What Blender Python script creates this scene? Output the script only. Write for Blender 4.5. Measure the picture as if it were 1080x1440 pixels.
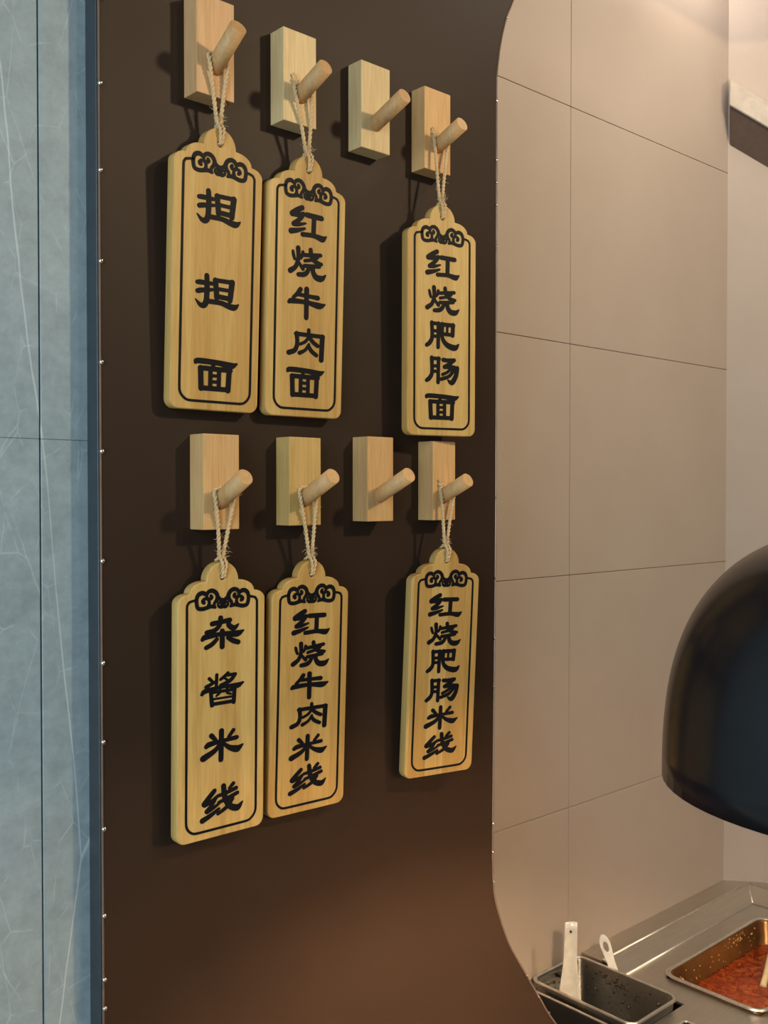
import bpy, bmesh, math, random
from mathutils import Vector, Matrix
random.seed(7)
S = bpy.context.scene
COL = S.collection
for o in list(bpy.data.objects): bpy.data.objects.remove(o)

# ------------------------------------------------------------------ camera
cam = bpy.data.cameras.new('camera'); co = bpy.data.objects.new('camera', cam); COL.objects.link(co)
fw = Vector((0.6714, 0.7409, -0.0179)).normalized()
co.location = (0, -0.887, 1.7)
co.rotation_euler = fw.to_track_quat('-Z', 'Y').to_euler()
cam.sensor_fit = 'VERTICAL'; cam.sensor_height = 36; cam.lens = 36 * 1400 / 1440
cam.clip_start = 0.02
S.camera = co

# ------------------------------------------------------------------ world, lights, exposure
W = bpy.data.worlds.new('world'); S.world = W; W.use_nodes = True
W.node_tree.nodes['Background'].inputs[0].default_value = (1.0, 0.86, 0.72, 1)
W.node_tree.nodes['Background'].inputs[1].default_value = 0.12
S.view_settings.view_transform = 'Standard'; S.view_settings.look = 'None'
S.view_settings.gamma = 1; S.view_settings.use_curve_mapping = False
S.view_settings.exposure = -0.06

def area(name, loc, target, size, power, color, sy=None, spread=None):
    l = bpy.data.lights.new(name, 'AREA'); l.energy = power; l.color = color; l.size = size
    if sy: l.shape = 'RECTANGLE'; l.size_y = sy
    if spread: l.spread = math.radians(spread)
    o = bpy.data.objects.new(name, l); COL.objects.link(o); o.location = loc
    o.rotation_euler = (Vector(target) - Vector(loc)).to_track_quat('-Z', 'Y').to_euler()
    return o
WARM = (1.0, 0.77, 0.47)
area('ceiling_spot', (1.62, -1.60, 2.75), (0.85, 0, 1.75), 0.12, 22.5, WARM)
area('ceiling_spot_two', (1.15, -1.85, 2.9), (0.8, 0, 1.6), 0.20, 4, (1.0, 0.80, 0.54))
area('shop_front_daylight', (-0.95, -0.95, 1.8), (0.38, 0, 1.65), 0.9, 33, (0.70, 0.89, 1.0), sy=1.8)
area('kitchen_lamp', (1.93, 0.14, 2.98), (1.95, 0.22, 1.6), 0.26, 3.6, (1.0, 0.86, 0.72))
area('kitchen_fill_light', (1.65, -0.35, 2.86), (1.7, 0.3, 1.6), 0.25, 3.0, (1.0, 0.86, 0.72))  # added broad fill for the tiled wall, not a real ceiling fixture

# ------------------------------------------------------------------ materials
def mat(name):
    m = bpy.data.materials.new(name); m.use_nodes = True
    nt = m.node_tree; b = nt.nodes['Principled BSDF']
    return m, nt, b
def N(nt, t, **k):
    n = nt.nodes.new(t)
    for a, v in k.items(): setattr(n, a, v)
    return n
def setin(n, **k):
    for a, v in k.items(): n.inputs[a.replace('_', ' ')].default_value = v
def coords(nt, scale=(1, 1, 1), loc=None, obj=True):
    tc = N(nt, 'ShaderNodeTexCoord'); mp = N(nt, 'ShaderNodeMapping')
    mp.inputs['Scale'].default_value = scale
    nt.links.new(tc.outputs['Object' if obj else 'Generated'], mp.inputs['Vector'])
    return mp
def noise(nt, vec, scale, detail=4, rough=0.55, dist=0):
    n = N(nt, 'ShaderNodeTexNoise'); setin(n, Scale=scale, Detail=detail, Roughness=rough, Distortion=dist)
    nt.links.new(vec.outputs[0], n.inputs['Vector']); return n
def ramp(nt, fac, stops):
    r = N(nt, 'ShaderNodeValToRGB'); e = r.color_ramp.elements
    while len(e) < len(stops): e.new(0.5)
    for q, (p, c) in zip(e, stops):
        q.position = p; q.color = (*c, 1)
    nt.links.new(fac, r.inputs[0]); return r
def mix(nt, fac, a, b, mode='MIX'):
    m = N(nt, 'ShaderNodeMix', data_type='RGBA', blend_type=mode)
    if isinstance(fac, (int, float)): m.inputs[0].default_value = fac
    else: nt.links.new(fac, m.inputs[0])
    for i, v in ((6, a), (7, b)):
        if isinstance(v, tuple): m.inputs[i].default_value = (*v, 1)
        else: nt.links.new(v, m.inputs[i])
    return m.outputs[2]
def bump(nt, b, h, strength, dist=0.001):
    n = N(nt, 'ShaderNodeBump'); setin(n, Strength=strength, Distance=dist)
    nt.links.new(h, n.inputs['Height']); nt.links.new(n.outputs[0], b.inputs['Normal'])
def simple(name, col, rough=0.5, metal=0.0, **k):
    m, nt, b = mat(name); b.inputs['Base Color'].default_value = (*col, 1)
    setin(b, Roughness=rough, Metallic=metal)
    for a, v in k.items(): setin(b, **{a: v})
    v = coords(nt); n = noise(nt, v, 60)
    r = ramp(nt, n.outputs[0], [(0.3, tuple(c * 0.88 for c in col)), (0.7, tuple(min(1, c * 1.08) for c in col))])
    nt.links.new(r.outputs[0], b.inputs['Base Color'])
    return m

def wood(name, light, dark, strip=0.0, rough=0.5):
    m, nt, b = mat(name)
    v = coords(nt, (1, 1, 0.06))
    oi = N(nt, 'ShaderNodeObjectInfo')
    add = N(nt, 'ShaderNodeVectorMath', operation='ADD')
    mul = N(nt, 'ShaderNodeVectorMath', operation='SCALE'); mul.inputs[0].default_value = (3.1, 1.7, 5.3)
    nt.links.new(oi.outputs['Random'], mul.inputs['Scale'])
    nt.links.new(v.outputs[0], add.inputs[0]); nt.links.new(mul.outputs[0], add.inputs[1])
    n1 = noise(nt, add, 90, 3, 0.5, 0.3)
    n2 = noise(nt, add, 420, 2, 0.5)
    base = ramp(nt, n1.outputs[0], [(0.25, dark), (0.42, tuple((a * .35 + c * .65) for a, c in zip(dark, light))), (0.72, light)])
    fine = ramp(nt, n2.outputs[0], [(0.3, (0.86, 0.84, 0.80)), (0.65, (1, 1, 1))])
    c = mix(nt, 1.0, base.outputs[0], fine.outputs[0], 'MULTIPLY')
    if strip:
        sx = N(nt, 'ShaderNodeSeparateXYZ'); nt.links.new(add.outputs[0], sx.inputs[0])
        d = N(nt, 'ShaderNodeMath', operation='DIVIDE'); d.inputs[1].default_value = strip
        nt.links.new(sx.outputs[0], d.inputs[0])
        fl = N(nt, 'ShaderNodeMath', operation='FLOOR'); nt.links.new(d.outputs[0], fl.inputs[0])
        wn = N(nt, 'ShaderNodeTexWhiteNoise', noise_dimensions='1D'); nt.links.new(fl.outputs[0], wn.inputs['W'])
        tone = ramp(nt, wn.outputs['Value'], [(0, (0.80, 0.71, 0.60)), (1, (1.0, 1.0, 1.0))])
        c = mix(nt, 1.0, c, tone.outputs[0], 'MULTIPLY')
    hs = N(nt, 'ShaderNodeHueSaturation'); nt.links.new(c, hs.inputs['Color'])
    mr = N(nt, 'ShaderNodeMapRange'); setin(mr, To_Min=0.9, To_Max=1.08); nt.links.new(oi.outputs['Random'], mr.inputs[0])
    nt.links.new(mr.outputs[0], hs.inputs['Value'])
    nt.links.new(hs.outputs[0], b.inputs['Base Color'])
    setin(b, Roughness=rough); b.inputs['Specular IOR Level'].default_value = 0.3
    bump(nt, b, n2.outputs[0], 0.15, 0.0004)
    return m
M = {}
M['board'] = wood('pine_board', (0.645, 0.435, 0.155), (0.50, 0.295, 0.082), 0.026)
M['block_a'] = wood('pale_wood', (0.70, 0.52, 0.27), (0.60, 0.42, 0.20))
M['block_b'] = wood('warm_wood', (0.64, 0.395, 0.175), (0.53, 0.30, 0.115))
M['block_d'] = wood('golden_wood', (0.64, 0.425, 0.155), (0.52, 0.32, 0.10))
M['block_c'] = wood('reddish_wood', (0.62, 0.37, 0.18), (0.50, 0.27, 0.11))
M['peg'] = wood('peg_wood', (0.62, 0.375, 0.165), (0.50, 0.28, 0.11))
M['ink'] = simple('black_paint', (0.006, 0.006, 0.008), 0.55, Specular_IOR_Level=0.12)
M['twine'] = simple('jute_twine', (0.62, 0.43, 0.22), 0.9)
M['fibre'] = simple('jute_fibre', (0.72, 0.52, 0.30), 0.9)
M['brown'] = None
# brown powder-coated metal
m, nt, b = mat('brown_coated_metal')
v = coords(nt); n = noise(nt, v, 3, 3); n2 = noise(nt, v, 900, 2); n3 = noise(nt, v, 26, 8, 0.7)
r = ramp(nt, n.outputs[0], [(0.3, (0.029, 0.0165, 0.0105)), (0.7, (0.033, 0.0192, 0.0125))])
sp = ramp(nt, n3.outputs[0], [(0.735, (0, 0, 0)), (0.75, (1, 1, 1))])
nt.links.new(mix(nt, sp.outputs[0], r.outputs[0], (0.09, 0.07, 0.055)), b.inputs['Base Color'])
rr = ramp(nt, n.outputs[0], [(0.3, (0.46,) * 3), (0.7, (0.52,) * 3)]); nt.links.new(rr.outputs[0], b.inputs['Roughness'])
b.inputs['Specular IOR Level'].default_value = 0.15
bump(nt, b, n2.outputs[0], 0.05, 0.0003); M['brown'] = m
M['edge'] = simple('bare_edge', (0.30, 0.20, 0.15), 0.35, 0.6)
M['cool_side'] = simple('cool_reflection_tint', (0.05, 0.06, 0.068), 0.4, 0.3)  # cool reflection on the panel's side, put into a blue-grey colour
M['rivet'] = simple('steel_rivet', (0.75, 0.70, 0.64), 0.25, 1.0)
# blue-grey veined marble
m, nt, b = mat('blue_grey_marble')
v = coords(nt); n = noise(nt, v, 9, 10, 0.68, 0.4); n4 = noise(nt, v, 60, 6, 0.7)
base = ramp(nt, n.outputs[0], [(0.25, (0.20, 0.26, 0.285)), (0.5, (0.25, 0.315, 0.34)), (0.75, (0.30, 0.37, 0.395))])
sp = ramp(nt, n4.outputs[0], [(0.30, (0.86,) * 3), (0.58, (1.06,) * 3), (0.70, (1.12,) * 3), (0.74, (1.5,) * 3)])
c = mix(nt, 1.0, base.outputs[0], sp.outputs[0], 'MULTIPLY')
for sc, rot, seed, wdt, amt in (((4.2, 4.2, 0.75), 0.10, 1.3, 0.0028, 0.5), ((9.0, 9.0, 4.0), -0.5, 4.2, 0.006, 0.25), ((30, 30, 16), 0.6, 7.7, 0.02, 0.22)):
    vv = coords(nt, sc); vv.inputs['Location'].default_value = (seed, seed, seed); vv.inputs['Rotation'].default_value = (0, rot, 0)
    wob = noise(nt, vv, 2.2, 4, 0.55); wm = mix(nt, 0.09, vv.outputs[0], wob.outputs['Color'], 'ADD')
    vo = N(nt, 'ShaderNodeTexVoronoi', feature='DISTANCE_TO_EDGE'); setin(vo, Scale=1.0); nt.links.new(wm, vo.inputs['Vector'])
    f = ramp(nt, vo.outputs['Distance'], [(0, (amt,) * 3), (wdt, (0,) * 3)])
    mk = noise(nt, vv, 1.7, 2); mr_ = ramp(nt, mk.outputs[0], [(0.46, (0,) * 3), (0.60, (1,) * 3)])
    ff = mix(nt, 1.0, f.outputs[0], mr_.outputs[0], 'MULTIPLY')
    c = mix(nt, ff, c, (0.66, 0.72, 0.74))
nt.links.new(c, b.inputs['Base Color']); setin(b, Roughness=0.5); M['marble'] = m
M['joint'] = simple('dark_joint', (0.07, 0.09, 0.10), 0.8)
# beige wall tile
m, nt, b = mat('beige_tile')
v = coords(nt); n = noise(nt, v, 5, 5, 0.6)
r = ramp(nt, n.outputs[0], [(0.3, (0.435, 0.365, 0.315)), (0.7, (0.465, 0.395, 0.345))])
nt.links.new(r.outputs[0], b.inputs['Base Color']); setin(b, Roughness=0.5)
b.inputs['Specular IOR Level'].default_value = 0.25; M['tile'] = m
M['grout'] = simple('grout', (0.42, 0.35, 0.30), 0.9)
M['plaster'] = M['tile']
M['hood'] = simple('hood_enamel', (0.46, 0.40, 0.33), 0.4)
M['hood_shade'] = simple('underside_shade', (0.11, 0.07, 0.05), 0.6)  # shadow under the hood painted in as dark brown
# stainless steel
def steel(name, col, rough):
    m, nt, b = mat(name); v = coords(nt, (3, 90, 90)); n = noise(nt, v, 6, 4)
    r = ramp(nt, n.outputs[0], [(0.3, tuple(c * .85 for c in col)), (0.7, col)]); nt.links.new(r.outputs[0], b.inputs['Base Color'])
    rr = ramp(nt, n.outputs[0], [(0.3, (rough,) * 3), (0.7, (rough + .12,) * 3)]); nt.links.new(rr.outputs[0], b.inputs['Roughness'])
    setin(b, Metallic=1.0); return m
M['steel'] = steel('stainless_steel', (0.72, 0.67, 0.60), 0.36)
M['pan'] = simple('pan_steel', (0.90, 0.86, 0.80), 0.30, 1.0)
M['edge_steel'] = simple('polished_edge', (0.95, 0.90, 0.84), 0.38, 1.0)
M['pan_dark'] = steel('dark_pan_steel', (0.22, 0.215, 0.20), 0.25)
# oil-stained pan steel
m, nt, b = mat('oil_stained_steel'); v = coords(nt); n = noise(nt, v, 14, 5)
r = ramp(nt, n.outputs[0], [(0.3, (0.16, 0.07, 0.025)), (0.75, (0.30, 0.15, 0.05))]); nt.links.new(r.outputs[0], b.inputs['Base Color'])
setin(b, Metallic=0.7, Roughness=0.3); M['pan_oil'] = m
# chili oil
m, nt, b = mat('chili_oil'); v = coords(nt); n = noise(nt, v, 55, 6, 0.7, 0.6); n2 = noise(nt, v, 160, 4, 0.7)
r = ramp(nt, n.outputs[0], [(0.25, (0.07, 0.006, 0.002)), (0.45, (0.22, 0.022, 0.004)), (0.6, (0.36, 0.075, 0.010)), (0.75, (0.50, 0.20, 0.03))])
nt.links.new(r.outputs[0], b.inputs['Base Color']); setin(b, Roughness=0.08)
bump(nt, b, n2.outputs[0], 0.5, 0.002); M['chili'] = m
M['bits'] = simple('garlic_bits', (0.62, 0.36, 0.10), 0.4)
M['dark_bits'] = simple('dark_crumbs', (0.028, 0.013, 0.008), 0.35)
M['ceramic'] = simple('white_ceramic', (0.80, 0.76, 0.70), 0.15)
M['cream'] = simple('cream_plastic', (0.72, 0.58, 0.32), 0.35)
M['black'] = simple('black_enamel', (0.008, 0.008, 0.010), 0.24, Specular_IOR_Level=0.35)
M['inner'] = simple('shade_lining', (0.70, 0.60, 0.45), 0.5)
M['floor'] = simple('floor_tile', (0.16, 0.15, 0.14), 0.5)
m, nt, b = mat('bulb_glow'); b.inputs['Emission Color'].default_value = (1, .75, .45, 1); setin(b, Emission_Strength=12); M['bulb'] = m

# ------------------------------------------------------------------ helpers
def mesh_obj(name, me, material, parent=None):
    o = bpy.data.objects.new(name, me); COL.objects.link(o)
    if material and not me.materials: me.materials.append(M[material])
    if parent: o.parent = parent
    return o
def from_bm(name, bm, material, parent=None, smooth=False):
    bmesh.ops.recalc_face_normals(bm, faces=bm.faces)
    me = bpy.data.meshes.new(name); bm.to_mesh(me); bm.free()
    if smooth:
        for p in me.polygons: p.use_smooth = True
    return mesh_obj(name, me, material, parent)
def empty(name, loc, rot=(0, 0, 0)):
    o = bpy.data.objects.new(name, None); COL.objects.link(o); o.location = loc; o.rotation_euler = rot
    o.empty_display_size = 0.02; return o
def tag(o, label=None, cat=None, group=None, kind=None):
    for k, v in (('label', label), ('category', cat), ('group', group), ('kind', kind)):
        if v: o[k] = v
    return o
def box_bm(x0, x1, y0, y1, z0, z1, bev=0.0, seg=2):
    bm = bmesh.new()
    vs = [bm.verts.new((x, y, z)) for x in (x0, x1) for y in (y0, y1) for z in (z0, z1)]
    for f in ((0, 1, 3, 2), (4, 6, 7, 5), (0, 4, 5, 1), (2, 3, 7, 6), (0, 2, 6, 4), (1, 5, 7, 3)):
        bm.faces.new([vs[i] for i in f])
    bmesh.ops.recalc_face_normals(bm, faces=bm.faces)
    if bev: bmesh.ops.bevel(bm, geom=list(bm.edges), offset=bev, segments=seg, profile=0.6, affect='EDGES')
    return bm
def tube_bm(bm, pts, rad, sides=6, cap=True, closed=False):
    pts = [Vector(p) for p in pts]; n = len(pts); rings = []
    up = Vector((0.13, 0.31, 0.94))
    for i, p in enumerate(pts):
        t = (pts[min(i + 1, n - 1)] - pts[max(i - 1, 0)])
        if t.length < 1e-9: t = Vector((0, 0, 1))
        t.normalize()
        a = t.cross(up)
        if a.length < 1e-3: a = t.cross(Vector((1, 0, 0)))
        a.normalize(); c = t.cross(a)
        up = a.cross(t)
        r = rad[i] if isinstance(rad, (list, tuple)) else rad
        rings.append([bm.verts.new(p + (a * math.cos(2 * math.pi * k / sides) + c * math.sin(2 * math.pi * k / sides)) * r) for k in range(sides)])
    for i in range(n - 1):
        for k in range(sides):
            bm.faces.new((rings[i][k], rings[i][(k + 1) % sides], rings[i + 1][(k + 1) % sides], rings[i + 1][k]))
    if cap:
        bm.faces.new(rings[0][::-1]); bm.faces.new(rings[-1])
def spline(pts, per=6):
    P = [Vector(p) for p in pts]
    if len(P) < 3: 
        return [P[0].lerp(P[1], i / per) for i in range(per + 1)]
    out = []
    for i in range(len(P) - 1):
        p0 = P[i - 1] if i else P[0] * 2 - P[1]
        p3 = P[i + 2] if i + 2 < len(P) else P[-1] * 2 - P[-2]
        p1, p2 = P[i], P[i + 1]
        for k in range(per):
            t = k / per
            out.append(0.5 * ((2 * p1) + (p2 - p0) * t + (2 * p0 - 5 * p1 + 4 * p2 - p3) * t * t + (3 * p1 - p0 - 3 * p2 + p3) * t ** 3))
    out.append(P[-1]); return out
def curve_plate(name, loops, half, bevel=0.0, bres=2):
    """flat plate from 2D loops (outer + holes), in XY, extruded +-half in Z -> mesh data"""
    cu = bpy.data.curves.new(name, 'CURVE'); cu.dimensions = '2D'; cu.fill_mode = 'BOTH'
    cu.extrude = half - bevel; cu.bevel_depth = bevel; cu.bevel_resolution = bres
    if bevel: cu.offset = -bevel
    for lp in loops:
        sp = cu.splines.new('POLY'); sp.points.add(len(lp) - 1); sp.use_cyclic_u = True
        for q, (x, y) in zip(sp.points, lp): q.co = (x, y, 0, 1)
    o = bpy.data.objects.new(name, cu); COL.objects.link(o)
    dg = bpy.context.evaluated_depsgraph_get(); dg.update()
    me = bpy.data.meshes.new_from_object(o.evaluated_get(dg))
    bpy.data.objects.remove(o); bpy.data.curves.remove(cu)
    me.name = name; me.materials.clear()
    return me
TO_XZ = Matrix.Rotation(math.radians(90), 4, 'X')      # XY plate -> XZ plate facing -Y
def rrect(x0, x1, y0, y1, r, n=6):
    out = []
    for cx, cy, a0 in ((x1 - r, y1 - r, 0), (x0 + r, y1 - r, 90), (x0 + r, y0 + r, 180), (x1 - r, y0 + r, 270)):
        for k in range(n + 1):
            a = math.radians(a0 + 90 * k / n); out.append((cx + r * math.cos(a), cy + r * math.sin(a)))
    return out

# ------------------------------------------------------------------ setting
fl = from_bm('floor', box_bm(-2, 3.6, -2.8, 0.36, -0.05, 0), 'floor'); tag(fl, kind='structure', label='dark floor below the counter and walls')

# brown panel with the rounded pass-through opening
left_edge = [(1.0055, 2.2528), (1.0058, 2.10), (1.0055, 1.70), (1.0035, 1.50), (1.0005, 1.25), (1.0008, 1.205), (1.0030, 1.170), (1.0115, 1.1375), (1.0337, 1.087), (1.0639, 1.041), (1.0982, 0.9915), (1.1387, 0.936), (1.25, 0.815), (1.38, 0.72), (1.55, 0.66), (1.75, 0.64)]
le = [(p.x, p.y) for p in spline([(x, y, 0) for x, y in left_edge], 4)]
topc = [(p.x, p.y) for p in spline([(1.75, 2.745, 0), (1.55, 2.735, 0), (1.36, 2.70, 0), (1.20, 2.61, 0), (1.095, 2.48, 0), (1.0395, 2.3667, 0), (1.0251, 2.3383, 0), (1.0137, 2.3018, 0), (1.0081, 2.272, 0), (1.0055, 2.2528, 0)], 4)][:-1]
hole = topc + le + [(2.5, 0.64), (2.5, 2.745)]
outer = [(0.438, 0.0), (2.75, 0.0), (2.75, 2.95), (0.438, 2.95)]
me = curve_plate('wall_front', [outer, hole], 0.0145); me.transform(Matrix.Translation((0, 0.0145, 0)) @ TO_XZ)
wf = mesh_obj('wall_front', me, 'brown'); tag(wf, kind='structure', label='dark brown metal wall panel with a rounded opening')
from_bm('reflection_strip', box_bm(0.4362, 0.4385, 0.0012, 0.0232, 0.02, 2.94, 0.0004, 1), 'cool_side', wf)  # added thin strip carrying the painted cool reflection
bm = bmesh.new(); tube_bm(bm, [(0.4384, -0.0002, 0.0 + 0.1 * k) for k in range(1, 29)], 0.0011, 6)
from_bm('edge_bead', bm, 'edge', wf)
bm = bmesh.new(); tube_bm(bm, [(x, -0.0001, z) for x, z in topc + le], 0.0012, 6)
from_bm('edge_bead', bm, 'edge', wf)
bm = bmesh.new(); bmesh.ops.create_uvsphere(bm, u_segments=8, v_segments=5, radius=0.0027)
riv = bpy.data.meshes.new('rivet'); bm.to_mesh(riv); bm.free()
for p in riv.polygons: p.use_smooth = True
bm = bmesh.new(); bmesh.ops.create_uvsphere(bm, u_segments=8, v_segments=5, radius=0.0016)
riv2 = bpy.data.meshes.new('rivet_small'); bm.to_mesh(riv2); bm.free()
for z in (2.09, 2.008, 1.922, 1.826, 1.741, 1.636, 1.538, 1.462, 1.378, 1.294, 1.232, 1.204, 2.17, 2.25):
    o = mesh_obj('rivet', riv, 'rivet', wf); o.location = (0.4395, -0.0008, z)
for x, z in ((1.0255, 2.3378), (1.0055, 2.2219), (1.0057, 2.1439), (1.0057, 2.1145), (1.0058, 2.0844), (1.0058, 2.0288), (1.0055, 1.6952), (1.0044, 1.5876), (1.0032, 1.5066), (1.002, 1.4417), (1.0005, 1.2578), (1.0, 1.2197), (1.0025, 1.1789), (1.0731, 1.0281), (1.0983, 0.9895), (1.1223, 0.9586)):
    o = mesh_obj('rivet', riv2, 'rivet', wf); o.location = (x - 0.0005, -0.0008, z)

# marble slabs on the left
wl = from_bm('wall_left', box_bm(-1.6, 0.445, 0.029, 0.10, 0, 2.95), 'joint'); tag(wl, kind='structure', label='blue-grey veined marble wall beside the brown panel')
for x0, x1 in ((-1.4115, -0.8115), (-0.8110, -0.2115), (-0.2105, 0.3886), (0.3902, 0.4445)):
    for z0, z1 in ((0.0, 0.551), (0.5525, 1.7517), (1.7519, 2.95)):
        bm = box_bm(x0, x1, 0.0235, 0.0295, z0, z1, 0.0006, 1)
        from_bm('marble_slab', bm, 'marble', wl)

# tiled back wall of the kitchen
wb = from_bm('wall_back', box_bm(0.42, 2.22, 0.304, 0.36, 0, 3.1), 'grout'); tag(wb, kind='structure', label='beige tiled kitchen wall behind the opening')
zs = [0.19, 0.6395, 1.090, 1.543, 1.990, 2.445, 2.895, 3.1]
xs = [0.42, 0.967, 1.561, 2.155]
for i in range(3):
    for j in range(7):
        bm = box_bm(xs[i] + 0.0005, xs[i + 1] - (0.0005 if i < 2 else -0.004), 0.3, 0.306, zs[j] + 0.0005, zs[j + 1] - 0.0005, 0.0008, 1)
        from_bm('tile', bm, 'tile', wb)
# angled return wall
c0 = Vector((2.153, 0.3, 0)); dr = Vector((0.617, -0.787, 0)).normalized(); nr = Vector((-dr.y * -1, -dr.x, 0)); nr = Vector((-0.787, -0.617, 0)).normalized()
def wallp(u, off, z): return c0 + dr * u + nr * off + Vector((0, 0, z))
def prism(name, A, B, material, parent=None, bev=0.0):
    bm = bmesh.new(); a = [bm.verts.new(p) for p in A]; b = [bm.verts.new(p) for p in B]; n = len(a)
    bm.faces.new(a[::-1]); bm.faces.new(b)
    for i in range(n): bm.faces.new((a[i], a[(i + 1) % n], b[(i + 1) % n], b[i]))
    bmesh.ops.recalc_face_normals(bm, faces=bm.faces)
    if bev: bmesh.ops.bevel(bm, geom=list(bm.edges), offset=bev, segments=2, affect='EDGES')
    return from_bm(name, bm, material, parent)
wr = prism('wall_right', [wallp(u, o_, 0) for u, o_ in ((0, 0), (1.0, 0), (1.0, -0.06), (0.0, -0.06))], [wallp(u, o_, 3.1) for u, o_ in ((0, 0), (1.0, 0), (1.0, -0.06), (0.0, -0.06))], 'plaster')
tag(wr, kind='structure', label='pale plain kitchen wall meeting the tiled wall at an angle')
# slanted hood skirt on that wall
hr = empty('range_hood', wallp(0.2, 0, 2.35))
sl = -0.67
def hoodsec(u, prof): return [wallp(u - (0.17 * off if u < .1 else 0), off, z + sl * (u - (0.17 * off if u < .1 else 0))) - hr.location for off, z in prof]
U0, U1 = -0.0, 0.5
prism('skirt', hoodsec(0.003, [(0.0, 2.665), (0.045, 2.638), (0.045, 2.583), (0.040, 2.583), (0.040, 2.62), (0.0, 2.645)]), hoodsec(U1, [(0.0, 2.665), (0.045, 2.638), (0.045, 2.583), (0.040, 2.583), (0.040, 2.62), (0.0, 2.645)]), 'hood', hr, 0.0015)
prism('shaded_underside', hoodsec(0.004, [(0.0, 2.60), (0.040, 2.60), (0.040, 2.585), (0.0, 2.512)]), hoodsec(U1, [(0.0, 2.60), (0.040, 2.60), (0.040, 2.585), (0.0, 2.512)]), 'hood_shade', hr, 0.001)  # hood underside, its shade given by the dark colour
tag(hr, 'slanted cream hood skirt with a shade-dark underside high on the kitchen wall', 'range hood')

# ------------------------------------------------------------------ wooden peg hooks
def make_hook(x, zc, w, h, d, blockmat, label, tilt, plen):
    root = empty('peg_hook', (x, 0, zc - h / 2)); tag(root, label, 'wall hook', 'wooden peg hooks on the brown panel')
    from_bm('mounting_block', box_bm(-w / 2, w / 2, -d, 0.001, 0, h, 0.0009, 2), blockmat, root)
    bm = bmesh.new(); t = math.radians(tilt); dirv = Vector((0, -math.cos(t), math.sin(t)))
    b0 = Vector((0, -d, h / 2 - 0.018)); r = 0.0088
    bmesh.ops.create_cone(bm, cap_ends=True, segments=32, radius1=r, radius2=r, depth=plen + 0.016)
    ed = [e for e in bm.edges if all(v.co.z > 0 for v in e.verts)]
    bmesh.ops.bevel(bm, geom=ed, offset=0.0005, segments=2, affect='EDGES')
    bm.transform(Matrix.Translation(b0 + dirv * ((plen - 0.016) / 2)) @ dirv.to_track_quat('Z', 'Y').to_matrix().to_4x4())
    p = from_bm('peg', bm, 'peg', root)
    for f in p.data.polygons: f.use_smooth = len(f.vertices) == 4
    return root, Vector((x, -d, zc - 0.018)), dirv
HOOKS = {}
for key, x, zc, w, h, d, bmt, lab, tilt, pl in (
    ('a1', 0.5535, 2.150, 0.0445, 0.099, 0.0235, 'block_c', 'reddish wooden peg hook holding the three-character plaque 担担面', 31, 0.048),
    ('a2', 0.6605, 2.149, 0.0445, 0.099, 0.0230, 'block_a', 'pale wooden peg hook holding the five-character plaque 红烧牛肉面', 21, 0.047),
    ('a3', 0.7705, 2.146, 0.0445, 0.099, 0.0225, 'block_a', 'pale empty wooden peg hook in the upper row, nothing hung on it', 20, 0.052),
    ('a4', 0.8720, 2.144, 0.0450, 0.099, 0.0225, 'block_b', 'wooden peg hook by the panel edge holding the five-character plaque 红烧肥肠面', 21, 0.044),
    ('b1', 0.5580, 1.7125, 0.0430, 0.097, 0.0250, 'block_b', 'wooden peg hook holding the four-character plaque 杂酱米线', 28, 0.048),
    ('b2', 0.6665, 1.7140, 0.0435, 0.096, 0.0235, 'block_d', 'yellowish wooden peg hook holding the six-character plaque 红烧牛肉米线', 26, 0.053),
    ('b3', 0.7745, 1.7175, 0.0400, 0.098, 0.0265, 'block_b', 'empty wooden peg hook in the lower row, nothing hung on it', 25, 0.053),
    ('b4', 0.8810, 1.7165, 0.0395, 0.097, 0.0255, 'block_b', 'wooden peg hook by the panel edge holding the tilted six-character plaque 红烧肥肠米线', 25, 0.044)):
    HOOKS[key] = make_hook(x, zc, w, h, d, bmt, lab, tilt, pl)

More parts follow.
